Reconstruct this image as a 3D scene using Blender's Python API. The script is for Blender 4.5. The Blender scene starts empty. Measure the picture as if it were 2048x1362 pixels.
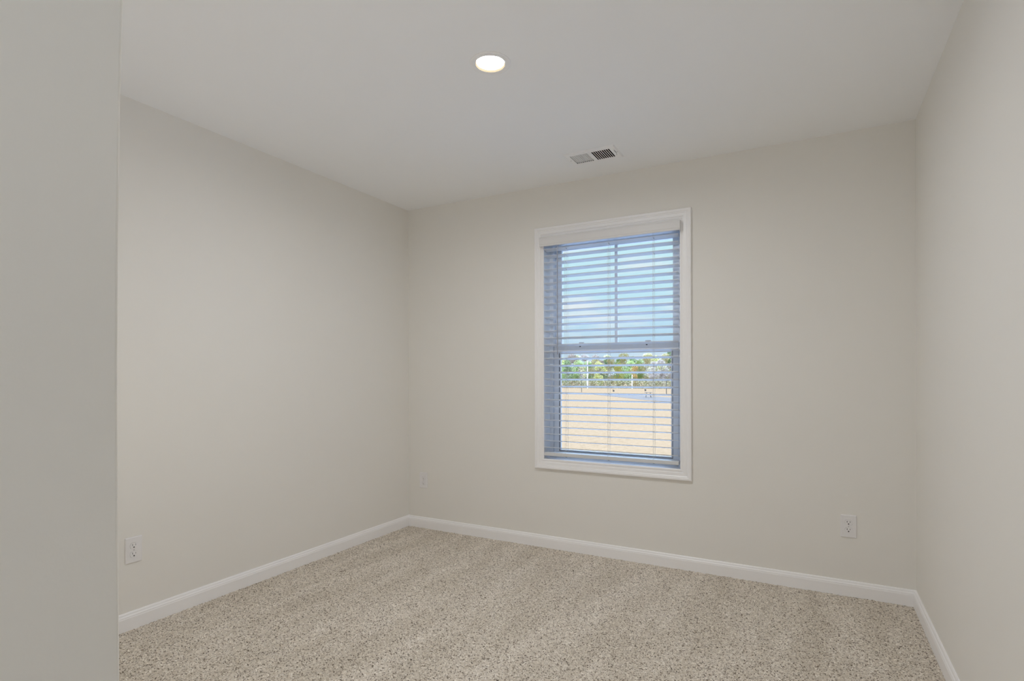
import bpy, bmesh, math, random
import numpy as np
from mathutils import Vector, Matrix

random.seed(7)
rng = np.random.default_rng(11)
scene = bpy.context.scene
COL = scene.collection

# ------------------------------------------------------------------ camera
F_PX, CY = 1110.13, 750.24
CAM = Vector((2.7571, -3.4089, 1.1630))
YAW, ROLL = -0.4956, -0.0019
cam_data = bpy.data.cameras.new('camera')
cam_data.sensor_fit = 'HORIZONTAL'
cam_data.sensor_width = 36.0
cam_data.lens = F_PX / 2048 * 36.0
cam_data.shift_y = (CY - 681.0) / 2048
cam_data.clip_start = 0.05
cam_data.clip_end = 2000
cam = bpy.data.objects.new('camera', cam_data)
COL.objects.link(cam)
Fw = Vector((math.sin(YAW), math.cos(YAW), 0))
R0 = Vector((math.cos(YAW), -math.sin(YAW), 0))
U0 = Vector((0, 0, 1))
s, c = math.sin(ROLL), math.cos(ROLL)
Rt, Up = R0 * c + U0 * s, U0 * c - R0 * s
cam.matrix_world = Matrix(((Rt.x, Up.x, -Fw.x, CAM.x), (Rt.y, Up.y, -Fw.y, CAM.y),
                           (Rt.z, Up.z, -Fw.z, CAM.z), (0, 0, 0, 1)))
scene.camera = cam

# ------------------------------------------------------------------ view, sky, sun, lamp strengths
vs = scene.view_settings
vs.view_transform = 'Standard'
vs.look = 'None'
vs.gamma = 1.0
vs.use_curve_mapping = False
vs.exposure = 0.0
scene.cycles.max_bounces = 14
scene.cycles.diffuse_bounces = 12
scene.cycles.use_adaptive_sampling = False
scene.cycles.transparent_max_bounces = 16
scene.cycles.use_denoising = True
scene.cycles.sample_clamp_indirect = 8.0

LAMP_STRENGTH = 462.0          # disc radiance of the recessed ceiling lights
ENTRY_FILL_STRENGTH = 158.0  # unseen entry light, added to fill the room
ENTRY_FILL_COLOR = (0.86, 0.95, 1.10)
FILL_UPLIGHT_STRENGTH = 36.0  # unseen floor cans, added to lift the ceiling and upper walls
FILL_UPLIGHT_COLOR = (1.0, 0.965, 0.91)
LAMP_COLOR = (0.985, 0.99, 1.0)
SKY_STRENGTH = 1.0
SUN_STRENGTH = 1.6

world = bpy.data.worlds.new('sky')
scene.world = world
world.use_nodes = True
nt = world.node_tree
nt.nodes.clear()
w_out = nt.nodes.new('ShaderNodeOutputWorld')
w_bg = nt.nodes.new('ShaderNodeBackground')
w_tc = nt.nodes.new('ShaderNodeTexCoord')
w_sep = nt.nodes.new('ShaderNodeSeparateXYZ')
w_ramp = nt.nodes.new('ShaderNodeValToRGB')
w_map = nt.nodes.new('ShaderNodeMapping')
w_map.inputs['Scale'].default_value = (3.0, 3.0, 16.0)
w_noise = nt.nodes.new('ShaderNodeTexNoise')
w_noise.inputs['Scale'].default_value = 2.2
w_noise.inputs['Detail'].default_value = 6
w_cr = nt.nodes.new('ShaderNodeValToRGB')
w_cr.color_ramp.elements[0].position = 0.50
w_cr.color_ramp.elements[0].color = (0, 0, 0, 1)
w_cr.color_ramp.elements[1].position = 0.72
w_cr.color_ramp.elements[1].color = (0.85, 0.85, 0.85, 1)
w_mix = nt.nodes.new('ShaderNodeMix')
w_mix.data_type = 'RGBA'
w_mix.inputs[7].default_value = (0.90, 0.93, 0.97, 1)
el = w_ramp.color_ramp.elements
el[0].position, el[0].color = 0.0, (0.70, 0.82, 0.93, 1)
el[1].position, el[1].color = 1.0, (4.7, 6.6, 10.8, 1)
for pos, col in ((0.06, (0.52, 0.74, 0.94, 1)), (0.13, (0.58, 0.85, 0.98, 1)), (0.26, (0.63, 0.92, 1.0, 1)), (0.50, (5.0, 6.8, 9.6, 1))):
    e = el.new(pos)
    e.color = col
nt.links.new(w_tc.outputs['Generated'], w_sep.inputs[0])
nt.links.new(w_sep.outputs['Z'], w_ramp.inputs['Fac'])
nt.links.new(w_tc.outputs['Generated'], w_map.inputs['Vector'])
nt.links.new(w_map.outputs[0], w_noise.inputs['Vector'])
nt.links.new(w_noise.outputs['Fac'], w_cr.inputs['Fac'])
nt.links.new(w_cr.outputs['Color'], w_mix.inputs[0])
nt.links.new(w_ramp.outputs['Color'], w_mix.inputs[6])
nt.links.new(w_mix.outputs[2], w_bg.inputs['Color'])
w_bg.inputs['Strength'].default_value = SKY_STRENGTH
nt.links.new(w_bg.outputs[0], w_out.inputs[0])

sun_data = bpy.data.lights.new('sun', 'SUN')
sun_data.energy = SUN_STRENGTH
sun_data.angle = math.radians(0.6)
sun_data.color = (1.0, 0.95, 0.86)
sun = bpy.data.objects.new('sun', sun_data)
sun.rotation_euler = Vector((0.80, 0.02, -0.60)).to_track_quat('-Z', 'Y').to_euler()   # sun behind the house
sun.location = (-6, -9, 14)
COL.objects.link(sun)

# ------------------------------------------------------------------ materials
def new_mat(name):
    m = bpy.data.materials.new(name)
    m.use_nodes = True
    return m, m.node_tree, m.node_tree.nodes['Principled BSDF']

def paint(name, color, rough=0.6, bump=0.0, scale=250.0, spec=0.35, var=0.0, vscale=2.0):
    m, t, b = new_mat(name)
    b.inputs['Base Color'].default_value = (*color, 1)
    b.inputs['Roughness'].default_value = rough
    b.inputs['Specular IOR Level'].default_value = spec
    tc = t.nodes.new('ShaderNodeTexCoord')
    if bump:
        n = t.nodes.new('ShaderNodeTexNoise')
        n.inputs['Scale'].default_value = scale
        n.inputs['Detail'].default_value = 3
        bp = t.nodes.new('ShaderNodeBump')
        bp.inputs['Strength'].default_value = bump
        bp.inputs['Distance'].default_value = 0.001
        t.links.new(tc.outputs['Object'], n.inputs['Vector'])
        t.links.new(n.outputs['Fac'], bp.inputs['Height'])
        t.links.new(bp.outputs[0], b.inputs['Normal'])
    if var:
        n2 = t.nodes.new('ShaderNodeTexNoise')
        n2.inputs['Scale'].default_value = vscale
        r = t.nodes.new('ShaderNodeValToRGB')
        r.color_ramp.elements[0].color = (*[v * (1 - var) for v in color], 1)
        r.color_ramp.elements[1].color = (*[min(1, v * (1 + var)) for v in color], 1)
        t.links.new(tc.outputs['Object'], n2.inputs['Vector'])
        t.links.new(n2.outputs['Fac'], r.inputs['Fac'])
        t.links.new(r.outputs[0], b.inputs['Base Color'])
    return m

M = {}
M['wall'] = paint('wall_paint', (0.830, 0.815, 0.780), 0.75, 0.10, 220, 0.2)
M['ceiling'] = paint('ceiling_paint', (0.905, 0.917, 0.932), 0.85, 0.12, 180, 0.1)
M['trim'] = paint('trim_paint', (0.925, 0.92, 0.93), 0.35, 0.03, 60, 0.5)
M['vinyl'] = paint('white_vinyl', (0.74, 0.77, 0.82), 0.35, 0.02, 80, 0.5)
M['blind'] = paint('blind_white', (0.68, 0.695, 0.72), 0.4, 0.02, 90, 0.45)
M['valance'] = paint('valance_white', (0.76, 0.755, 0.76), 0.4, 0.02, 90, 0.4)
M['baffle'] = paint('baffle_dark', (0.0085, 0.0068, 0.0045), 0.8, 0.01, 90, 0.0)
M['cord'] = paint('cord_white', (0.66, 0.66, 0.66), 0.8, 0.05, 900, 0.2)
M['plate'] = paint('outlet_plastic', (0.84, 0.83, 0.84), 0.3, 0.01, 60, 0.5)
M['dark'] = paint('dark_slot', (0.015, 0.014, 0.014), 0.6, 0.01, 60, 0.2)
M['screw'] = paint('screw_white', (0.6, 0.59, 0.58), 0.35, 0.01, 60, 0.5)
M['vent'] = paint('vent_enamel', (0.90, 0.90, 0.91), 0.4, 0.02, 90, 0.4)
M['duct'] = paint('duct_interior', (0.06, 0.065, 0.075), 0.7, 0.02, 50, 0.3)
M['wand'] = paint('wand_plastic', (0.36, 0.37, 0.42), 0.3, 0.01, 60, 0.5)
M['plug'] = paint('plug_grey', (0.20, 0.20, 0.21), 0.5, 0.01, 60, 0.3)
M['gasket'] = paint('gasket_dark', (0.05, 0.055, 0.075), 0.6, 0.01, 60, 0.3)
M['siding'] = paint('siding', (0.55, 0.56, 0.57), 0.7, 0.05, 40, 0.2)
M['bark'] = paint('bark', (0.22, 0.18, 0.14), 0.9, 0.3, 30, 0.1, 0.3, 6)
M['palebark'] = paint('pale_bark', (0.34, 0.29, 0.24), 0.9, 0.3, 30, 0.1, 0.2, 6)
M['postdark'] = paint('post_dark', (0.10, 0.085, 0.07), 0.7, 0.1, 30, 0.2)
M['postwhite'] = paint('post_white', (0.85, 0.85, 0.85), 0.5, 0.02, 30, 0.3)
M['tablewood'] = paint('table_wood', (0.14, 0.12, 0.11), 0.7, 0.1, 30, 0.2, 0.2, 8)
M['road'] = paint('asphalt', (0.128, 0.105, 0.088), 0.9, 0.2, 8, 0.1, 0.08, 0.3)

def glass_mat():
    m = bpy.data.materials.new('window_glass')
    m.use_nodes = True
    t = m.node_tree
    t.nodes.clear()
    o = t.nodes.new('ShaderNodeOutputMaterial')
    tr = t.nodes.new('ShaderNodeBsdfTransparent')
    tr.inputs[0].default_value = (0.965, 0.98, 0.975, 1)
    g = t.nodes.new('ShaderNodeBsdfGlossy')
    g.inputs['Roughness'].default_value = 0.01
    f = t.nodes.new('ShaderNodeFresnel')
    f.inputs['IOR'].default_value = 1.3
    mx = t.nodes.new('ShaderNodeMixShader')
    t.links.new(f.outputs[0], mx.inputs[0])
    t.links.new(tr.outputs[0], mx.inputs[1])
    t.links.new(g.outputs[0], mx.inputs[2])
    t.links.new(mx.outputs[0], o.inputs[0])
    return m
M['glass'] = glass_mat()

def lens_mat(name, strength, color):
    m, t, b = new_mat(name)
    b.inputs['Base Color'].default_value = (0.9, 0.9, 0.88, 1)
    b.inputs['Emission Color'].default_value = (*color, 1)
    b.inputs['Emission Strength'].default_value = strength
    return m
M['lens'] = lens_mat('light_lens', LAMP_STRENGTH, LAMP_COLOR)
M['fill_uplight'] = lens_mat('fill_uplight_lens', FILL_UPLIGHT_STRENGTH, FILL_UPLIGHT_COLOR)
M['entry_fill'] = lens_mat('entry_fill_lens', ENTRY_FILL_STRENGTH, ENTRY_FILL_COLOR)

def carpet_mat():
    m, t, b = new_mat('carpet')
    b.inputs['Roughness'].default_value = 0.95
    b.inputs['Specular IOR Level'].default_value = 0.05
    b.inputs['Sheen Weight'].default_value = 0.15
    tc = t.nodes.new('ShaderNodeTexCoord')
    v = t.nodes.new('ShaderNodeTexVoronoi')
    v.inputs['Scale'].default_value = 230
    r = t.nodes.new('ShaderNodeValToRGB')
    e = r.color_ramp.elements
    e[0].position, e[0].color = 0.0, (0.13, 0.105, 0.08, 1)  # darkest flecks colour in the shade between tufts
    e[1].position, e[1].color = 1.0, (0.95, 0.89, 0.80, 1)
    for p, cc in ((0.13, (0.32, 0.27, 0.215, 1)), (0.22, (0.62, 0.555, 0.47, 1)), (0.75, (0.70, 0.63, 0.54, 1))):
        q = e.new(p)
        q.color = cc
    sp = t.nodes.new('ShaderNodeSeparateColor')
    t.links.new(tc.outputs['Object'], v.inputs['Vector'])
    t.links.new(v.outputs['Color'], sp.inputs[0])
    t.links.new(sp.outputs[0], r.inputs['Fac'])
    # vacuum tracks running towards the window; shading of the brushed pile put into colour
    mp = t.nodes.new('ShaderNodeMapping')
    mp.inputs['Rotation'].default_value = (0, 0, math.radians(8))
    mp.inputs['Scale'].default_value = (4.2, 0.75, 1)
    n = t.nodes.new('ShaderNodeTexNoise')
    n.inputs['Scale'].default_value = 1.6
    n.inputs['Detail'].default_value = 4
    n.inputs['Roughness'].default_value = 0.55
    r2 = t.nodes.new('ShaderNodeValToRGB')
    r2.color_ramp.elements[0].position, r2.color_ramp.elements[0].color = 0.40, (0.93, 0.922, 0.905, 1)
    r2.color_ramp.elements[1].position, r2.color_ramp.elements[1].color = 0.66, (1.075, 1.08, 1.095, 1)
    mul = t.nodes.new('ShaderNodeMix')
    mul.data_type = 'RGBA'
    mul.blend_type = 'MULTIPLY'
    mul.inputs[0].default_value = 1.0
    t.links.new(tc.outputs['Object'], mp.inputs['Vector'])
    t.links.new(mp.outputs[0], n.inputs['Vector'])
    t.links.new(n.outputs['Fac'], r2.inputs['Fac'])
    t.links.new(r.outputs[0], mul.inputs[6])
    t.links.new(r2.outputs[0], mul.inputs[7])
    t.links.new(mul.outputs[2], b.inputs['Base Color'])
    return m
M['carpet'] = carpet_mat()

def field_mat():
    m, t, b = new_mat('dry_grass')
    b.inputs['Roughness'].default_value = 1.0
    b.inputs['Specular IOR Level'].default_value = 0.0
    tc = t.nodes.new('ShaderNodeTexCoord')
    n = t.nodes.new('ShaderNodeTexNoise')
    n.inputs['Scale'].default_value = 2.6
    n.inputs['Detail'].default_value = 8
    n.inputs['Roughness'].default_value = 0.75
    r = t.nodes.new('ShaderNodeValToRGB')
    e = r.color_ramp.elements
    e[0].position, e[0].color = 0.32, (0.109, 0.070, 0.036, 1)
    e[1].position, e[1].color = 0.68, (0.316, 0.209, 0.125, 1)
    q = e.new(0.47)
    q.color = (0.231, 0.148, 0.081, 1)
    n2 = t.nodes.new('ShaderNodeTexNoise')
    n2.inputs['Scale'].default_value = 0.07
    n2.inputs['Detail'].default_value = 3
    mx = t.nodes.new('ShaderNodeMix')
    mx.data_type = 'RGBA'
    mx.inputs[7].default_value = (0.223, 0.142, 0.078, 1)
    t.links.new(tc.outputs['Object'], n.inputs['Vector'])
    t.links.new(tc.outputs['Object'], n2.inputs['Vector'])
    t.links.new(n.outputs['Fac'], r.inputs['Fac'])
    t.links.new(n2.outputs['Fac'], mx.inputs[0])
    t.links.new(r.outputs[0], mx.inputs[6])
    t.links.new(mx.outputs[2], b.inputs['Base Color'])
    return m
M['field'] = field_mat()

def leaf_mat(name, c1, c2):
    m, t, b = new_mat(name)
    b.inputs['Roughness'].default_value = 0.8
    b.inputs['Specular IOR Level'].default_value = 0.1
    tc = t.nodes.new('ShaderNodeTexCoord')
    n = t.nodes.new('ShaderNodeTexNoise')
    n.inputs['Scale'].default_value = 1.1
    n.inputs['Detail'].default_value = 4
    r = t.nodes.new('ShaderNodeValToRGB')
    r.color_ramp.elements[0].position, r.color_ramp.elements[0].color = 0.35, (*c1, 1)
    r.color_ramp.elements[1].position, r.color_ramp.elements[1].color = 0.65, (*c2, 1)
    t.links.new(tc.outputs['Object'], n.inputs['Vector'])
    t.links.new(n.outputs['Fac'], r.inputs['Fac'])
    t.links.new(r.outputs[0], b.inputs['Base Color'])
    return m
M['leaf_yellow'] = leaf_mat('leaf_yellow_green', (0.366, 0.354, 0.089), (0.620, 0.553, 0.199))
M['leaf_green'] = leaf_mat('leaf_green', (0.221, 0.288, 0.089), (0.443, 0.487, 0.189))
M['leaf_pine'] = leaf_mat('leaf_pine', (0.138, 0.189, 0.080), (0.298, 0.356, 0.161))
M['leaf_orange'] = leaf_mat('leaf_orange', (0.471, 0.297, 0.102), (0.656, 0.451, 0.184))
M['leaf_pale'] = leaf_mat('leaf_pale', (0.426, 0.373, 0.181), (0.618, 0.533, 0.309))
M['twig'] = leaf_mat('twig_pale', (0.283, 0.226, 0.179), (0.585, 0.471, 0.396))

# ------------------------------------------------------------------ helpers
def link_mesh(name, bm, mat, parent=None, smooth=False, bevel=0.0, segs=2):
    bmesh.ops.recalc_face_normals(bm, faces=bm.faces[:])
    me = bpy.data.meshes.new(name)
    bm.to_mesh(me)
    bm.free()
    if smooth:
        me.polygons.foreach_set('use_smooth', [True] * len(me.polygons))
    me.materials.append(mat)
    o = bpy.data.objects.new(name, me)
    COL.objects.link(o)
    if parent is not None:
        o.parent = parent
    if bevel:
        md = o.modifiers.new('bevel', 'BEVEL')
        md.width = bevel
        md.segments = segs
        md.limit_method = 'ANGLE'
        md.angle_limit = math.radians(40)
    return o

def tag(o, label=None, cat=None, group=None, kind=None):
    if label: o['label'] = label
    if cat: o['category'] = cat
    if group: o['group'] = group
    if kind: o['kind'] = kind
    return o

def thing(name, label=None, cat=None, loc=(0, 0, 0), rotz=0.0, group=None, kind=None):
    o = bpy.data.objects.new(name, None)
    o.empty_display_size = 0.1
    COL.objects.link(o)
    o.location = loc
    o.rotation_euler = (0, 0, rotz)
    return tag(o, label, cat, group, kind)

def copy_tree(o, parent=None):
    q = o.copy()
    COL.objects.link(q)
    if parent is not None:
        q.parent = parent
    for ch in list(o.children):
        copy_tree(ch, q)
    return q

def box(bm, x0, x1, y0, y1, z0, z1):
    v = [bm.verts.new(p) for p in ((x0, y0, z0), (x1, y0, z0), (x1, y1, z0), (x0, y1, z0),
                                   (x0, y0, z1), (x1, y0, z1), (x1, y1, z1), (x0, y1, z1))]
    for f in ((3, 2, 1, 0), (4, 5, 6, 7), (0, 1, 5, 4), (1, 2, 6, 5), (2, 3, 7, 6), (3, 0, 4, 7)):
        bm.faces.new([v[i] for i in f])

def B(*boxes):
    bm = bmesh.new()
    for b in boxes:
        box(bm, *b)
    return bm

def tube(bm, p0, p1, r0, r1=None, n=8, caps=True):
    r1 = r0 if r1 is None else r1
    p0, p1 = Vector(p0), Vector(p1)
    d = (p1 - p0).normalized()
    a = d.orthogonal().normalized()
    b = d.cross(a)
    A = [bm.verts.new(p0 + (a * math.cos(2 * math.pi * i / n) + b * math.sin(2 * math.pi * i / n)) * r0) for i in range(n)]
    C = [bm.verts.new(p1 + (a * math.cos(2 * math.pi * i / n) + b * math.sin(2 * math.pi * i / n)) * r1) for i in range(n)]
    for i in range(n):
        bm.faces.new((A[i], A[(i + 1) % n], C[(i + 1) % n], C[i]))
    if caps:
        bm.faces.new(A[::-1])
        bm.faces.new(C)

def lathe(prof, n=64, closed=True):
    """prof: (radius, z) points, closed ring profile"""
    bm = bmesh.new()
    rings = [[bm.verts.new((r * math.cos(2 * math.pi * i / n), r * math.sin(2 * math.pi * i / n), z)) for i in range(n)] for r, z in prof]
    m = len(prof)
    for k in range(m if closed else m - 1):
        a, b = rings[k], rings[(k + 1) % m]
        for i in range(n):
            bm.faces.new((a[i], a[(i + 1) % n], b[(i + 1) % n], b[i]))
    return bm

def disc(r, z, n=64, dome=0.0):
    bm = bmesh.new()
    ring = [bm.verts.new((r * math.cos(2 * math.pi * i / n), r * math.sin(2 * math.pi * i / n), z)) for i in range(n)]
    bm.faces.new(ring)
    return bm

def plate(outline, holes, z0, z1):
    """flat plate in the xy plane with real holes, from z0 to z1"""
    bm = bmesh.new()
    edges = []
    for loop in [outline] + holes:
        vs_ = [bm.verts.new((p[0], p[1], z0)) for p in loop]
        for i in range(len(vs_)):
            edges.append(bm.edges.new((vs_[i], vs_[(i + 1) % len(vs_)])))
    bmesh.ops.triangle_fill(bm, use_beauty=True, use_dissolve=False, edges=edges)
    fs = bm.faces[:]
    ext = bmesh.ops.extrude_face_region(bm, geom=fs)
    for v in [g for g in ext['geom'] if isinstance(g, bmesh.types.BMVert)]:
        v.co.z = z1
    return bm

def rect(x0, x1, y0, y1):
    return [(x0, y0), (x1, y0), (x1, y1), (x0, y1)]

def circle(cx, cy, r, n=24):
    return [(cx + r * math.cos(2 * math.pi * i / n), cy + r * math.sin(2 * math.pi * i / n)) for i in range(n)]

def rrect(x0, x1, y0, y1, r, n=5):
    pts = []
    for (cx, cy, a0) in ((x1 - r, y1 - r, 0), (x0 + r, y1 - r, 90), (x0 + r, y0 + r, 180), (x1 - r, y0 + r, 270)):
        for k in range(n + 1):
            a = math.radians(a0 + 90 * k / n)
            pts.append((cx + r * math.cos(a), cy + r * math.sin(a)))
    return pts

def turn(bm, mat4):
    bmesh.ops.transform(bm, matrix=mat4, verts=bm.verts[:])
    return bm

def sweep_frame(x0, x1, z0, z1, prof):
    """mitred picture-frame moulding in the xz plane; prof = (u outward from the inner edge, proud towards -y)"""
    bm = bmesh.new()
    loops = []
    for u, d in prof:
        loops.append([bm.verts.new(p) for p in ((x0 - u, -d, z0 - u), (x1 + u, -d, z0 - u), (x1 + u, -d, z1 + u), (x0 - u, -d, z1 + u))])
    m = len(prof)
    for k in range(m):
        a, b = loops[k], loops[(k + 1) % m]
        for i in range(4):
            bm.faces.new((a[i], a[(i + 1) % 4], b[(i + 1) % 4], b[i]))
    return bm

# ------------------------------------------------------------------ room shell
W, H = 3.215, 2.44
YF = -3.083          # inner face of the front wall
XE = 2.099           # inner face of the entry wall
YR = -4.75           # rear wall of the entry
OX0, OX1, OZ0, OZ1 = 1.160, 2.066, 0.594, 2.094   # window opening
T = 0.16
LAMP_XY = (1.600, -1.450)
ENTRY_FILL_XY = (2.66, -3.98)
VENT_XY = (1.640, -0.341)

# floor: a looped carpet; the pile is real relief where the photo shows it
def make_floor():
    nx, ny = 800, 640
    x = np.linspace(0.0, W, nx)
    y = np.linspace(-2.60, 0.0, ny)
    X, Y = np.meshgrid(x, y)
    h = rng.normal(size=X.shape)
    h = 0.55 * h + 0.45 * 0.25 * (np.roll(h, 1, 0) + np.roll(h, -1, 0) + np.roll(h, 1, 1) + np.roll(h, -1, 1)) * 2
    pit = rng.normal(size=X.shape)
    pit = np.clip(pit + 0.35 * np.roll(pit, 1, 1) - 0.95, 0, 1.5)      # gaps between the yarn tufts
    Z = np.clip(h * 0.0017 - pit * 0.0075, -0.012, 0.005)
    X = X + rng.normal(size=X.shape) * 0.0009
    Y = Y + rng.normal(size=X.shape) * 0.0009
    X[:, 0], X[:, -1] = 0.0, W
    Y[0, :], Y[-1, :] = -2.60, 0.0
    Z[0, :] = 0
    verts = np.stack([X, Y, Z], -1).reshape(-1, 3)
    i = np.arange(nx * ny).reshape(ny, nx)
    q = np.stack([i[:-1, :-1], i[:-1, 1:], i[1:, 1:], i[1:, :-1]], -1).reshape(-1, 4)
    nv = len(verts)
    extra = np.array([(0, -2.6, 0), (W, -2.6, 0), (W, YR, 0), (0, YR, 0),
                      (0, 0, -0.12), (W, 0, -0.12), (W, YR, -0.12), (0, YR, -0.12)], float)
    verts = np.vstack([verts, extra])
    q2 = np.array([(nv, nv + 3, nv + 2, nv + 1), (nv + 4, nv + 5, nv + 6, nv + 7)])
    q = np.vstack([q, q2])
    me = bpy.data.meshes.new('floor')
    me.vertices.add(len(verts))
    me.vertices.foreach_set('co', verts.astype(np.float32).ravel())
    me.loops.add(q.size)
    me.loops.foreach_set('vertex_index', q.astype(np.int32).ravel())
    me.polygons.add(len(q))
    me.polygons.foreach_set('loop_start', np.arange(0, q.size, 4, dtype=np.int32))
    me.polygons.foreach_set('use_smooth', np.ones(len(q), dtype=bool))
    me.update(calc_edges=True)
    me.validate()
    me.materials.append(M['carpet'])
    o = bpy.data.objects.new('floor', me)
    COL.objects.link(o)
    return o
tag(make_floor(), 'beige flecked carpet floor with pile shade painted in dark flecks, and vacuum tracks', 'floor', kind='structure')

# ceiling with real openings for the lights and the duct
bm = bmesh.new()
edges = []
def loop_edges(pts, z):
    v = [bm.verts.new((p[0], p[1], z)) for p in pts]
    for i in range(len(v)):
        edges.append(bm.edges.new((v[i], v[(i + 1) % len(v)])))
    return v
outer = rect(-T, W + T, YR - T, T)
lo = loop_edges(outer, H)
holes = [circle(*LAMP_XY, 0.066, 48), circle(*ENTRY_FILL_XY, 0.066, 48),
         rect(VENT_XY[0] - 0.130, VENT_XY[0] + 0.130, VENT_XY[1] - 0.072, VENT_XY[1] + 0.072)]
for hl in holes:
    loop_edges(hl, H)
bmesh.ops.triangle_fill(bm, use_beauty=True, use_dissolve=False, edges=edges)
hi = [bm.verts.new((p[0], p[1], H + 0.22)) for p in outer]
bm.faces.new(hi)
for i in range(4):
    bm.faces.new((lo[i], lo[(i + 1) % 4], hi[(i + 1) % 4], hi[i]))
tag(link_mesh('ceiling', bm, M['ceiling']), 'flat white painted ceiling', 'ceiling', kind='structure')

def wall(name, bm, label, bevel=0.0):
    return tag(link_mesh(name, bm, M['wall'], bevel=bevel, segs=3), label, 'wall', kind='structure')
# back wall: a slab with the window opening cut in it
bm = plate(rect(-T, W + T, -0.12, H), [rect(OX0, OX1, OZ0, OZ1)], 0.0, T)
turn(bm, Matrix(((1, 0, 0, 0), (0, 0, 1, 0), (0, 1, 0, 0), (0, 0, 0, 1))))
wall('wall_back', bm, 'cream painted wall with the window')
wall('wall_left', B((-T, 0, YR - T, 0, -0.12, H)), 'cream painted wall left of the window')
wall('wall_right', B((W, W + T, YR - T, 0, -0.12, H)), 'cream painted wall at the right edge')
wall('wall_rear', B((0, W, YR - T, YR, -0.12, H)), 'cream painted wall behind the camera')
wall('wall_front', B((0, XE - 0.115, YF - 0.115, YF, 0, H)), 'cream painted wall facing the window')
# entry wall: its free end is a slightly bowed drywall corner
bm = bmesh.new()
NZ = 48
rows = []
for k in range(NZ + 1):
    z = H * k / NZ
    bow = 0.00062 * float(np.interp(z, (0.0, 0.83, 0.95, 1.136, 1.30, 1.466, 1.57, 1.9, 2.44), (2, 1, 0, -1.5, 0, 4, 8.5, 11, 12)))
    rows.append([bm.verts.new(p) for p in ((XE - 0.115, YR, z), (XE, YR, z), (XE, YF + bow, z), (XE - 0.115, YF + bow, z))])
for a, b in zip(rows, rows[1:]):
    for i in range(4):
        bm.faces.new((a[i], a[(i + 1) % 4], b[(i + 1) % 4], b[i]))
bm.faces.new(rows[0][::-1])
bm.faces.new(rows[-1])
wall('wall_entry', bm, 'near wall end filling the left edge of the view', bevel=0.004)

# baseboards, mitred in the corners
BB = [(0, -0.004), (0.014, -0.004), (0.014, 0.056), (0.0125, 0.060), (0.0125, 0.064), (0.0085, 0.070), (0.0075, 0.076), (0.0045, 0.0805), (0, 0.081)]
def baseboard(name, p0, p1, nrm, m0, m1, label):
    """m0/m1: mitre factor at either end (how far the proud face is shortened)"""
    bm = bmesh.new()
    p0, p1, nrm = Vector(p0), Vector(p1), Vector(nrm)
    d = (p1 - p0).normalized()
    A = [bm.verts.new(p0 + nrm * u + d * u * m0 + Vector((0, 0, z))) for u, z in BB]
    C = [bm.verts.new(p1 + nrm * u - d * u * m1 + Vector((0, 0, z))) for u, z in BB]
    n = len(BB)
    for i in range(n):
        bm.faces.new((A[i], A[(i + 1) % n], C[(i + 1) % n], C[i]))
    bm.faces.new(A[::-1])
    bm.faces.new(C)
    tag(link_mesh(name, bm, M['trim']), label, 'baseboard', kind='structure')
baseboard('baseboard_left', (0, YF, 0), (0, 0, 0), (1, 0, 0), 0, 1, 'white baseboard along the left wall')
baseboard('baseboard_back', (0, 0, 0), (W, 0, 0), (0, -1, 0), 1, 1, 'white baseboard under the window')
baseboard('baseboard_right', (W, 0, 0), (W, YR, 0), (-1, 0, 0), 1, 0, 'white baseboard along the right wall')

# ------------------------------------------------------------------ window
win = thing('window_1', 'white single-hung window with picture-frame casing', 'window', ((OX0 + OX1) / 2, 0, OZ0), kind='structure')
def wpart(name, bm, mat, parent=None, **k):
    """window parts are modelled in room coordinates, then moved under the window's base"""
    if parent is None:
        parent = win
        turn(bm, Matrix.Translation((-(OX0 + OX1) / 2, 0, -OZ0)))
    else:
        turn(bm, Matrix.Translation((-(OX0 + OX1) / 2, 0, -OZ0)))
    return link_mesh(name, bm, mat, parent, **k)

CASING = [(-0.004, 0.0), (-0.004, 0.009), (-0.001, 0.011), (0.004, 0.0115), (0.010, 0.0095), (0.016, 0.0095), (0.018, 0.0125),
          (0.036, 0.0135), (0.040, 0.0160), (0.045, 0.0160), (0.048, 0.0190), (0.058, 0.0190), (0.062, 0.016), (0.062, 0.0)]
wpart('casing', sweep_frame(OX0, OX1, OZ0, OZ1, CASING), M['trim'])
JD = 0.088                                   # jamb liner depth to the vinyl frame
bm = B((OX0, OX0 + 0.004, 0.0, JD, OZ0, OZ1), (OX1 - 0.004, OX1, 0.0, JD, OZ0, OZ1), (OX0, OX1, 0.0, JD, OZ1 - 0.004, OZ1))
wpart('jamb', bm, M['vinyl'])
wpart('sill', B((OX0, OX1, 0.0, JD, OZ0, OZ0 + 0.004)), M['trim'])
def ring(x0, x1, z0, z1, w, y0, y1, wb=None, wt=None):
    wb = w if wb is None else wb
    wt = w if wt is None else wt
    bm = plate(rect(x0, x1, z0, z1), [rect(x0 + w, x1 - w, z0 + wb, z1 - wt)], y0, y1)
    return turn(bm, Matrix(((1, 0, 0, 0), (0, 0, 1, 0), (0, 1, 0, 0), (0, 0, 0, 1))))
wpart('window_frame', ring(OX0, OX1, OZ0, OZ1, 0.030, JD, T + 0.02, wb=0.010), M['vinyl'])
SX0, SX1 = OX0 + 0.033, OX1 - 0.033
us = wpart('upper_sash', ring(SX0, SX1, 1.318, OZ1 - 0.032, 0.042, 0.128, 0.155, wb=0.03), M['vinyl'], bevel=0.002)
wpart('muntin', B(((OX0 + OX1) / 2 + 0.0, (OX0 + OX1) / 2 + 0.018, 0.134, 0.150, 1.345, OZ1 - 0.072)), M['vinyl'], us)
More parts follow.
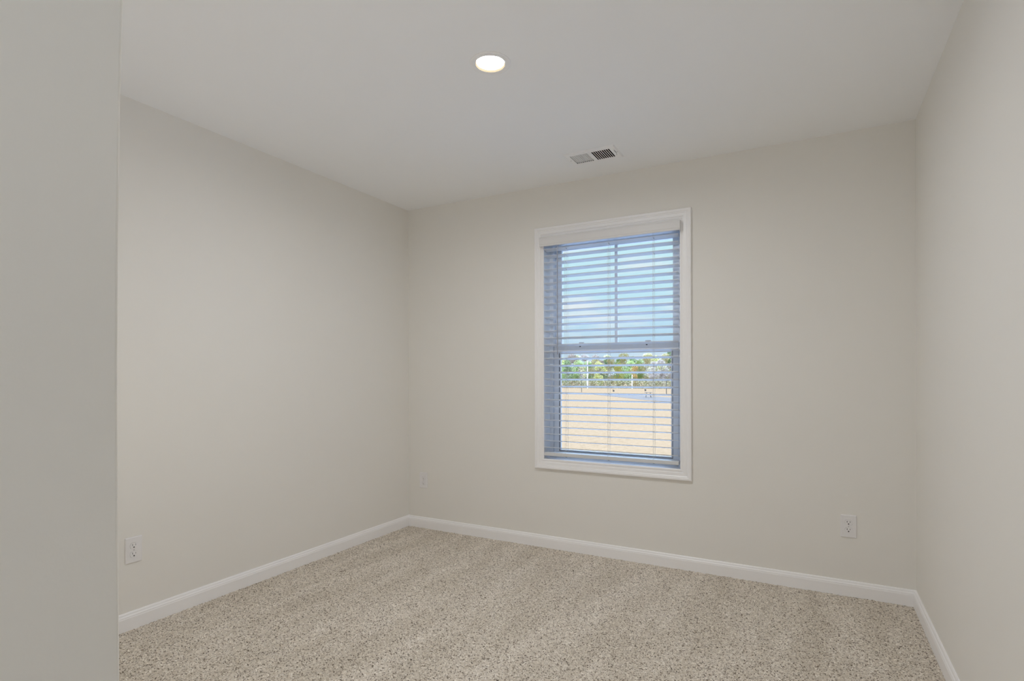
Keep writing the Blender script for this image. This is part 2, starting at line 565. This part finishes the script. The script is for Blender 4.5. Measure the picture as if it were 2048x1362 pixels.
wpart('glass_pane', B((SX0 + 0.04, SX1 - 0.04, 0.140, 0.144, 1.345, OZ1 - 0.072)), M['glass'], us)
ls = wpart('lower_sash', ring(SX0, SX1, 0.606, 1.370, 0.036, 0.094, 0.124, wb=0.036, wt=0.052), M['vinyl'], bevel=0.002)
wpart('gasket', ring(SX0 + 0.0355, SX1 - 0.0355, 0.6415, 1.3185, 0.004, 0.098, 0.116), M['gasket'], ls)
wpart('glazing_bead', ring(SX0 + 0.0395, SX1 - 0.0395, 0.6455, 1.3145, 0.008, 0.100, 0.116), M['vinyl'], ls)
wpart('glass_pane', B((SX0 + 0.045, SX1 - 0.045, 0.108, 0.112, 0.651, 1.309)), M['glass'], ls)
wpart('lift_rail', B((SX0 + 0.05, SX1 - 0.05, 0.088, 0.094, 0.628, 0.636)), M['vinyl'], ls, bevel=0.001)
for lx in (1.385, 1.835):
    lk = wpart('sash_lock', B((lx - 0.030, lx + 0.030, 0.098, 0.122, 1.370, 1.376), (lx - 0.012, lx + 0.024, 0.100, 0.112, 1.376, 1.384)), M['vinyl'], ls, bevel=0.0015)
    wpart('lock_cam', B((lx - 0.005, lx + 0.005, 0.0925, 0.0945, 1.352, 1.358)), M['gasket'], ls)
wpart('finger_slot', B((1.60, 1.665, 0.0925, 0.0945, 1.3195, 1.3235)), M['gasket'], ls)

# ------------------------------------------------------------------ blind
XB0, XB1 = OX0 + 0.008, OX1 - 0.012
BC = ((XB0 + XB1) / 2, 0.01, OZ1)
blind = thing('window_blind', 'white horizontal slat blind, lowered and half open, in the window', 'window blind', BC)
def bpart(name, bm, mat, parent=None, **k):
    turn(bm, Matrix.Translation((-BC[0], -BC[1], -BC[2])))
    return link_mesh(name, bm, mat, parent or blind, **k)
bpart('headrail', B((XB0, XB1, -0.022, 0.034, 2.030, 2.086)), M['blind'], bevel=0.001)
# valance: moulded front with two short returns
VY = -0.050
vp = [(0.0, 2.0845), (-0.003, 2.0845), (-0.005, 2.080), (-0.005, 2.076), (-0.007, 2.073), (-0.007, 2.036), (-0.005, 2.033), (-0.005, 2.027), (-0.003, 2.0225), (0.0, 2.0225)]
bm = bmesh.new()
VX0, VX1 = OX0 - 0.011, OX1 + 0.004
A = [bm.verts.new((VX0, VY + 0.007 + d, z)) for d, z in vp]
C = [bm.verts.new((VX1, VY + 0.007 + d, z)) for d, z in vp]
for i in range(len(vp)):
    bm.faces.new((A[i], A[(i + 1) % len(vp)], C[(i + 1) % len(vp)], C[i]))
bm.faces.new(A[::-1])
bm.faces.new(C)
box(bm, VX0, VX0 + 0.006, VY + 0.007, -0.0195, 2.0225, 2.0845)
box(bm, VX1 - 0.006, VX1, VY + 0.007, -0.0195, 2.0225, 2.0845)
box(bm, OX0 + 0.02, OX0 + 0.04, VY + 0.007, -0.022, 2.05, 2.07)
box(bm, OX1 - 0.04, OX1 - 0.02, VY + 0.007, -0.022, 2.05, 2.07)
bpart('valance', bm, M['valance'])
# slats: 50 mm, routed for the lift cords, inner edge tipped up
SL_D, SL_T, TILT = 0.050, 0.0030, math.radians(11)
LX = (1.322, 1.615, 1.902)
def slat_mesh():
    hw = (XB1 - XB0) / 2
    cx = (XB0 + XB1) / 2
    out = rrect(-hw, hw, -SL_D / 2, SL_D / 2, 0.004, 3)
    hol = [rrect(x - cx - 0.0035, x - cx + 0.0035, -0.008, 0.008, 0.003, 2) for x in LX]
    return plate(out, hol, -SL_T / 2, SL_T / 2)
SY = 0.008
first = None
for k in range(30):
    zf = 2.0115 - 0.0459 * k
    zc = zf - SL_D / 2 * math.sin(TILT) - SL_T / 2
    if first is None:
        first = link_mesh('slat', slat_mesh(), M['blind'], blind)
        o = first
    else:
        o = first.copy()
        COL.objects.link(o)
        o.parent = blind
    o.location = (0, SY - BC[1], zc - BC[2])
    o.rotation_euler = (-TILT, 0, 0)
br = bpart('bottom_rail', B((XB0, XB1, -0.018, 0.034, 0.6215, 0.644)), M['blind'], bevel=0.003)
for x in LX:
    bm = bmesh.new()
    tube(bm, (x, 0.0, 0.6215), (x, 0.0, 0.6175), 0.008, 0.006, 14)
    bpart('cord_plug', bm, M['plug'], br)
    bm = bmesh.new()
    ca, sa = math.cos(TILT), math.sin(TILT)
    for yy in (SY - SL_D / 2 * ca - 0.0012, SY + SL_D / 2 * ca + 0.0012):
        tube(bm, (x, yy, 0.640), (x, yy, 2.034), 0.0007, n=6)
    for k in range(30):
        zc = 2.0115 - 0.0459 * k - SL_D / 2 * sa - SL_T / 2 - 0.0022
        tube(bm, (x + 0.001, SY - SL_D / 2 * ca, zc + SL_D / 2 * sa), (x + 0.001, SY + SL_D / 2 * ca, zc - SL_D / 2 * sa), 0.0006, n=5)
    bpart('ladder_cord', bm, M['cord'])
    bm = bmesh.new()
    tube(bm, (x - 0.001, SY + 0.001, 0.640), (x - 0.001, SY + 0.001, 2.034), 0.0009, n=6)
    bpart('lift_cord', bm, M['cord'])
bm = bmesh.new()
WX, WY = 1.2735, -0.030
tube(bm, (WX, WY, 1.985), (WX, WY, 1.318), 0.0032, n=6)
tube(bm, (WX, WY, 1.318), (WX, WY, 1.300), 0.0045, 0.0038, n=10)
wd = bpart('tilt_wand', bm, M['wand'])
bm = bmesh.new()
tube(bm, (WX, WY, 1.985), (WX, WY, 2.012), 0.0022, n=8)
tube(bm, (WX, WY, 2.012), (WX, -0.010, 2.032), 0.0022, n=8)
bpart('wand_hook', bm, M['blind'], wd)

# ------------------------------------------------------------------ recessed ceiling light, and an added fill light over the entry
def ceiling_light(xy, label, lens_m):
    t = thing('recessed_light', label, 'ceiling light', (xy[0], xy[1], H))
    link_mesh('trim_ring', lathe([(0.0606, -0.0002), (0.0606, -0.0030), (0.0640, -0.0036), (0.078, -0.0034), (0.0840, -0.0014), (0.0850, -0.0002)], 96), M['vent'], t, smooth=False)
    link_mesh('baffle', lathe([(0.0604, -0.0038), (0.0572, 0.0045), (0.0572, 0.030), (0.0655, 0.030), (0.0655, 0.0004), (0.0606, 0.0004)], 96), M['baffle'], t)
    bm = lathe([(0.0571, 0.0046), (0.045, 0.0046), (0.025, 0.0046), (0.002, 0.0046)], 64, closed=False)
    lens = link_mesh('lens', bm, lens_m, t, smooth=True)
    return t
ceiling_light(LAMP_XY, 'round white recessed ceiling light, lit, in the middle of the ceiling', M['lens'])
ceiling_light(ENTRY_FILL_XY, 'round white recessed ceiling light added unseen over the entry to fill the room', M['entry_fill'])

# ------------------------------------------------------------------ added fill uplights on the floor by the front wall, out of view
fl = thing('fill_can', 'unseen white can light added to brighten the ceiling, at the middle of the wall facing the window', 'fill_uplight', (1.02, -2.86, 0.004))
link_mesh('can', lathe([(0.002, 0.0), (0.095, 0.0), (0.095, 0.20), (0.098, 0.21), (0.090, 0.21), (0.086, 0.185), (0.086, 0.06), (0.002, 0.06)], 48), M['vent'], fl)
link_mesh('fill_emitter', disc(0.082, 0.185, 40), M['fill_uplight'], fl)
fl = copy_tree(fl)
fl.location.x = 1.97
tag(fl, 'unseen white can light added to brighten the ceiling, just beside the near wall end', 'fill_uplight')

# ------------------------------------------------------------------ air vent
vent = thing('air_vent', 'white metal air register on the ceiling above the window', 'air vent', (VENT_XY[0], VENT_XY[1], H))
slots = []
vx = []
for g0 in (-0.1275, 0.0035):
    for k in range(9):
        a = g0 + 0.0030 + k * 0.01225
        slots.append(rrect(a, a + 0.0092, -0.062, 0.062, 0.003, 3))
        vx.append((a + 0.0046, -1 if g0 < 0 else 1))
slots.append(rrect(0.1315, 0.1365, -0.030, 0.012, 0.002, 3))
bm = plate(rrect(-0.146, 0.146, -0.090, 0.090, 0.003, 3), slots, -0.0055, -0.0040)
# sloping rim down from the ceiling
o0 = rect(-0.146, 0.146, -0.090, 0.090)
o1 = rect(-0.153, 0.153, -0.098, 0.098)
va = [bm.verts.new((p[0], p[1], -0.0050)) for p in o0]
vb = [bm.verts.new((p[0], p[1], -0.0004)) for p in o1]
for i in range(4):
    bm.faces.new((va[i], va[(i + 1) % 4], vb[(i + 1) % 4], vb[i]))
link_mesh('face_plate', bm, M['vent'], vent)
lv = None
for x, sgn in vx:
    if lv is None or sgn != lvs:
        bm = B((-0.0006, 0.0006, -0.061, 0.061, -0.0075, 0.0075))
        lv = link_mesh('louver', bm, M['vent'], vent)
        o = lv
        lvs = sgn
    else:
        o = lv.copy()
        COL.objects.link(o)
        o.parent = vent
    o.location = (x, 0, 0.0032)
    o.rotation_euler = (0, sgn * math.radians(-42), 0)
bm = B((-0.129, 0.129, -0.071, 0.071, 0.15, 0.152), (-0.129, -0.128, -0.071, 0.071, 0.0, 0.15), (0.128, 0.129, -0.071, 0.071, 0.0, 0.15),
       (-0.128, 0.128, -0.071, -0.070, 0.0, 0.15), (-0.128, 0.128, 0.070, 0.071, 0.0, 0.15))
link_mesh('duct_boot', bm, M['duct'], vent)
link_mesh('damper_lever', B((0.1325, 0.1355, 0.012, 0.020, -0.018, -0.0045), (0.130, 0.138, 0.011, 0.022, -0.020, -0.018)), M['vent'], vent, bevel=0.0008)
for sx in (-0.140, 0.143):
    bm = bmesh.new()
    tube(bm, (sx, 0.0, -0.0054), (sx, 0.0, -0.0072), 0.0035, 0.0022, 14)
    link_mesh('screw', bm, M['screw'], vent)

# ------------------------------------------------------------------ outlets
def make_outlet():
    t = thing('wall_outlet')
    yaw = Matrix(((1, 0, 0, 0), (0, 0, 1, 0), (0, 1, 0, 0), (0, 0, 0, 1)))      # plate xy -> wall xz, proud = -y
    def rec_outline(cz, g=0.0):
        pts = []
        for i in range(40):
            a = 2 * math.pi * i / 40
            r = 0.0172 + g
            pts.append((r * math.cos(a), cz + max(-0.0142 - g, min(0.0142 + g, r * math.sin(a)))))
        return pts
    hol = [rec_outline(0.0195, 0.0006), rec_outline(-0.0195, 0.0006)]
    w, h = 0.0362, 0.0590
    bm = plate(rrect(-w + 0.003, w - 0.003, -h + 0.003, h - 0.003, 0.002, 3), hol, -0.0062, -0.0050)
    a = [bm.verts.new((p[0], p[1], -0.0060)) for p in rrect(-w + 0.003, w - 0.003, -h + 0.003, h - 0.003, 0.002, 3)]
    b = [bm.verts.new((p[0], p[1], -0.0030)) for p in rrect(-w, w, -h, h, 0.003, 3)]
    d = [bm.verts.new((p[0], p[1], -0.0002)) for p in rrect(-w, w, -h, h, 0.003, 3)]
    n = len(a)
    for q0, q1 in ((a, b), (b, d)):
        for i in range(n):
            bm.faces.new((q0[i], q0[(i + 1) % n], q1[(i + 1) % n], q1[i]))
    link_mesh('face_plate', turn(bm, yaw), M['plate'], t)
    for cz in (0.0195, -0.0195):
        hs = [rect(-0.0080, -0.0054, cz - 0.0005, cz + 0.0085), rect(0.0056, 0.0078, cz + 0.0003, cz + 0.0078), circle(0, cz - 0.0072, 0.0033, 14)]
        bm = plate(rec_outline(cz), hs, -0.0072, -0.0030)
        rc = link_mesh('receptacle', turn(bm, yaw), M['plate'], t)
        for hh, nm in zip(hs, ('slot', 'slot', 'ground_hole')):
            bm = bmesh.new()
            bm.faces.new([bm.verts.new((p[0], p[1], -0.0042)) for p in hh])
            e = bmesh.ops.extrude_face_region(bm, geom=bm.faces[:])
            for v in [g for g in e['geom'] if isinstance(g, bmesh.types.BMVert)]:
                v.co.z = -0.0032
            link_mesh(nm, turn(bm, yaw), M['dark'], rc)
    bm = bmesh.new()
    tube(bm, (0, -0.0058, 0), (0, -0.0070, 0), 0.0032, 0.0026, 16)
    link_mesh('screw', bm, M['screw'], t)
    return t
first_outlet = make_outlet()
first_outlet.location = (2.9245, 0, 0.3655)
tag(first_outlet, 'white duplex outlet low on the window wall, right of the window', 'outlet', 'duplex wall outlets')
o = copy_tree(first_outlet)
o.location = (0.1462, 0, 0.3615)
tag(o, 'small white duplex outlet left of the window near the far corner', 'outlet', 'duplex wall outlets')
o = copy_tree(first_outlet)
o.location = (0, -1.9872, 0.3610)
o.rotation_euler = (0, 0, math.radians(90))
tag(o, 'white duplex outlet on the left wall beside the near wall end', 'outlet', 'duplex wall outlets')

# ------------------------------------------------------------------ outside
GZ = -3.5
bm = bmesh.new()
nx, ny = 60, 70
vv = [[bm.verts.new((-220 + 400 * i / nx, 1.5 + 420 * (j / ny), GZ )) for i in range(nx + 1)] for j in range(ny + 1)]
for j in range(ny):
    for i in range(nx):
        bm.faces.new((vv[j][i], vv[j][i + 1], vv[j + 1][i + 1], vv[j + 1][i]))
fld = link_mesh('field', bm, M['field'], smooth=True)
tag(fld, 'dry tan grass field seen through the window', 'field', kind='structure')

M['reflector_grey'] = paint('reflector_grey', (0.27, 0.30, 0.35), 0.9, 0.2, 12, 0.1, 0.05, 0.6)  # slab added out of view to bounce daylight up through the blind
tag(link_mesh('reflector', B((-26, 24, 0.6, 27, GZ - 0.3, GZ + 0.02)), M['reflector_grey']), 'unseen pale slab added below the window to reflect daylight inside', 'reflector', kind='structure')

road_pts = [(-75, 139, 2.0), (-58, 134, 2.4), (-44, 127.5, 2.8), (-33, 116, 4.0), (-20.5, 102.5, 5.5), (-6, 90, 6.0), (14, 78, 6.0)]
bm = bmesh.new()
prev = None
for i, (x, y, w) in enumerate(road_pts):
    a = Vector(road_pts[max(0, i - 1)][:2])
    b = Vector(road_pts[min(len(road_pts) - 1, i + 1)][:2])
    d = (b - a).normalized()
    n = Vector((-d.y, d.x))
    L = [bm.verts.new((x + n.x * w, y + n.y * w, GZ + zz)) for zz in (0.03, -0.2)]
    Rr = [bm.verts.new((x - n.x * w, y - n.y * w, GZ + zz)) for zz in (0.03, -0.2)]
    if prev:
        pl, pr = prev
        bm.faces.new((pl[0], pr[0], Rr[0], L[0]))
        bm.faces.new((pl[0], L[0], L[1], pl[1]))
        bm.faces.new((pr[0], pr[1], Rr[1], Rr[0]))
    prev = (L, Rr)
tag(link_mesh('road', bm, M['road']), 'pale grey road crossing the dry field', 'road', kind='structure')

def post(name, xy, h, r, mat, label, cat, cap=True):
    bm = bmesh.new()
    tube(bm, (0, 0, 0), (0, 0, h), r, r * 0.8, 10)
    if cap:
        tube(bm, (0, 0, h), (0, 0, h + 0.12), r * 1.4, r * 0.6, 10)
    o = link_mesh(name, bm, mat)
    o.location = (xy[0], xy[1], GZ - 0.05)
    return tag(o, label, cat)
post('post', (-52.2, 137.9), 3.4, 0.09, M['postdark'], 'thin dark post in the field, left half of the window', 'post')
post('post', (-27.6, 129.6), 3.6, 0.10, M['postdark'], 'thin dark post in the field near the right window edge', 'post')
post('pole', (-67.5, 183.0), 9.6, 0.22, M['postwhite'], 'tall white pole in front of the distant trees', 'pole')
post('post', (-51.5, 183.5), 4.6, 0.16, M['postwhite'], 'short white post at the foot of the distant trees', 'post')
for xy, lb in (((-45.8, 145.8), 'short dark stake in the field, near the middle of the window'), ((-39.6, 156.0), 'short dark stake in the field above the table')):
    st = B((-0.22, 0.22, -0.05, 0.05, 0, 0.55), (-0.22, -0.14, -0.05, 0.05, 0, 0.75))
    o = link_mesh('stake', st, M['postdark'])
    o.location = (xy[0], xy[1], GZ - 0.05)
    tag(o, lb, 'stake')
tb = thing('outdoor_table', 'small dark table with spread legs on the field beside the road', 'table', (-26.4, 108.6, GZ + 0.14), 0.4)
link_mesh('table_top', B((-0.75, 0.75, -0.4, 0.4, 0.92, 1.0)), M['tablewood'], tb)
for sx in (-1, 1):
    bm = bmesh.new()
    tube(bm, (sx * 0.5, -0.35, 0), (sx * 0.35, 0.0, 0.92), 0.05, n=8)
    tube(bm, (sx * 0.5, 0.35, 0), (sx * 0.35, 0.0, 0.92), 0.05, n=8)
    link_mesh('leg', bm, M['tablewood'], tb)
    link_mesh('bench_seat', B((-0.75, 0.75, sx * 0.62 - 0.12, sx * 0.62 + 0.12, 0.46, 0.52)), M['tablewood'], tb)
link_mesh('crossbar', B((-0.04, 0.04, -0.75, 0.75, 0.40, 0.46)), M['tablewood'], tb)

# trees: trunk with branches, crown of many leaf clumps
def crown_mesh(name, kind, n, seed, hgt):
    r = random.Random(seed)
    bm = bmesh.new()
    lobes = []
    for k in range(13):
        a = r.uniform(0, 2 * math.pi)
        t = r.uniform(0.12, 0.90)
        rad = (1 - abs(t - 0.5) * 1.2) * hgt * 0.165
        if kind == 'pine':
            rad = (1.02 - t) * hgt * 0.20
        lobes.append((math.cos(a) * rad * r.uniform(0.2, 1), math.sin(a) * rad * r.uniform(0.2, 1), t * hgt, hgt * r.uniform(0.08, 0.13)))
    for k in range(n):
        lx, ly, lz, lr = r.choice(lobes)
        d = Vector((r.gauss(0, 1), r.gauss(0, 1), r.gauss(0, 1))).normalized() * lr * r.uniform(0.5, 1.0) ** 0.5
        p = Vector((lx, ly, lz)) + d
        sz = r.uniform(0.07, 0.17) if kind != 'bare' else r.uniform(0.02, 0.045)
        u = Vector((r.gauss(0, 1), r.gauss(0, 1), r.gauss(0, 0.7))).normalized()
        v = u.orthogonal().normalized()
        ln = sz if kind != 'bare' else r.uniform(0.5, 1.1)
        q = [p + u * ln, p + v * sz, p - u * ln, p - v * sz]
        bm.faces.new([bm.verts.new(x) for x in q])
    return bm
def trunk_mesh(hgt, seed, pale):
    r = random.Random(seed)
    bm = bmesh.new()
    tube(bm, (0, 0, -0.2), (r.uniform(-.2, .2), r.uniform(-.2, .2), hgt * 0.55), 0.20, 0.11, 8)
    tube(bm, (0, 0, hgt * 0.55), (r.uniform(-.4, .4), r.uniform(-.3, .3), hgt * 0.85), 0.11, 0.03, 6)
    for k in range(7):
        a = r.uniform(0, 6.28)
        z = hgt * r.uniform(0.25, 0.7)
        L = hgt * r.uniform(0.12, 0.22)
        tube(bm, (0, 0, z), (math.cos(a) * L, math.sin(a) * L, z + L * 0.7), 0.06, 0.015, 5)
    return bm
KINDS = {
    'yellow': ('leaf_yellow', 'bark', 3600, 'yellow-green leafy tree in the distant tree line across the field', 'yellow-green trees in the tree line'),
    'green': ('leaf_green', 'bark', 3700, 'mid-green leafy tree in the distant tree line across the field', 'green trees in the tree line'),
    'pine': ('leaf_pine', 'bark', 3200, 'dark green conical pine in the distant tree line across the field', 'pines in the tree line'),
    'orange': ('leaf_orange', 'bark', 3400, 'orange autumn tree in the middle of the distant tree line', None),
    'pale': ('leaf_pale', 'palebark', 3500, 'pale straw-coloured bushy tree in the distant tree line', 'pale trees in the tree line'),
    'bare': ('twig', 'palebark', 2600, 'bare pinkish-grey branching tree in the distant tree line', 'bare trees in the tree line'),
}
protos = {}
for i, (k, (lm, bk, n, lb, gp)) in enumerate(KINDS.items()):
    hgt = 12.5
    t = thing('tree', lb, 'tree', group=gp)
    link_mesh('trunk', trunk_mesh(hgt, 40 + i, False), M[bk], t)
    link_mesh('foliage' if k != 'bare' else 'twigs', crown_mesh(k, k, n, 90 + i, hgt), M[lm], t)
    protos[k] = [t, False]
r = random.Random(5)
def place_tree(kind, x, y, sc, wd):
    t, used = protos[kind]
    if used:
        t = copy_tree(t)
    protos[kind][1] = True
    t.location = (x, y, GZ)
    t.rotation_euler = (0, 0, r.uniform(0, 6.28))
    t.scale = (sc * wd, sc * wd, sc)
mix = ['green', 'yellow', 'pale', 'bare', 'yellow', 'green', 'pine', 'pale', 'bare']
k = 0
for j, (yy, hs) in enumerate(((190.5, 0.78), (198.0, 0.90), (205.5, 0.98), (213.5, 1.03), (222.0, 1.06))):
    for i in range(17):
        x = -118 + 6.6 * i + (0, 1.1, 3.85, 4.95, 5.2)[j] + r.uniform(-0.5, 0.5)
        kind = 'orange' if (j == 0 and i == 10) else mix[(k + r.randrange(3)) % len(mix)]
        k += 1
        place_tree(kind, x, yy + r.uniform(-0.5, 0.5), hs * r.uniform(0.86, 1.10), r.uniform(1.05, 1.18) * (0.90 if j == 4 else 1.0))
# low scrub along the foot of the trees, uncountable
bm = bmesh.new()
for k in range(14000):
    p = Vector((r.uniform(-116, -10), r.uniform(184.3, 186.6), 0))
    p.z = r.random() ** 1.5 * 2.6
    u = Vector((r.gauss(0, 1), r.gauss(0, 1), r.gauss(0, 1))).normalized()
    v = u.orthogonal().normalized()
    a, b = r.uniform(0.08, 0.28), r.uniform(0.06, 0.15)
    bm.faces.new([bm.verts.new(p + w) for w in (u * a, v * b, -u * a, -v * b)])
o = link_mesh('undergrowth', bm, leaf_mat('scrub', (0.197, 0.180, 0.074), (0.410, 0.328, 0.197)))
o.location = (0, 0, GZ)
tag(o, 'mixed dry scrub at the foot of the distant trees', 'undergrowth', kind='stuff')
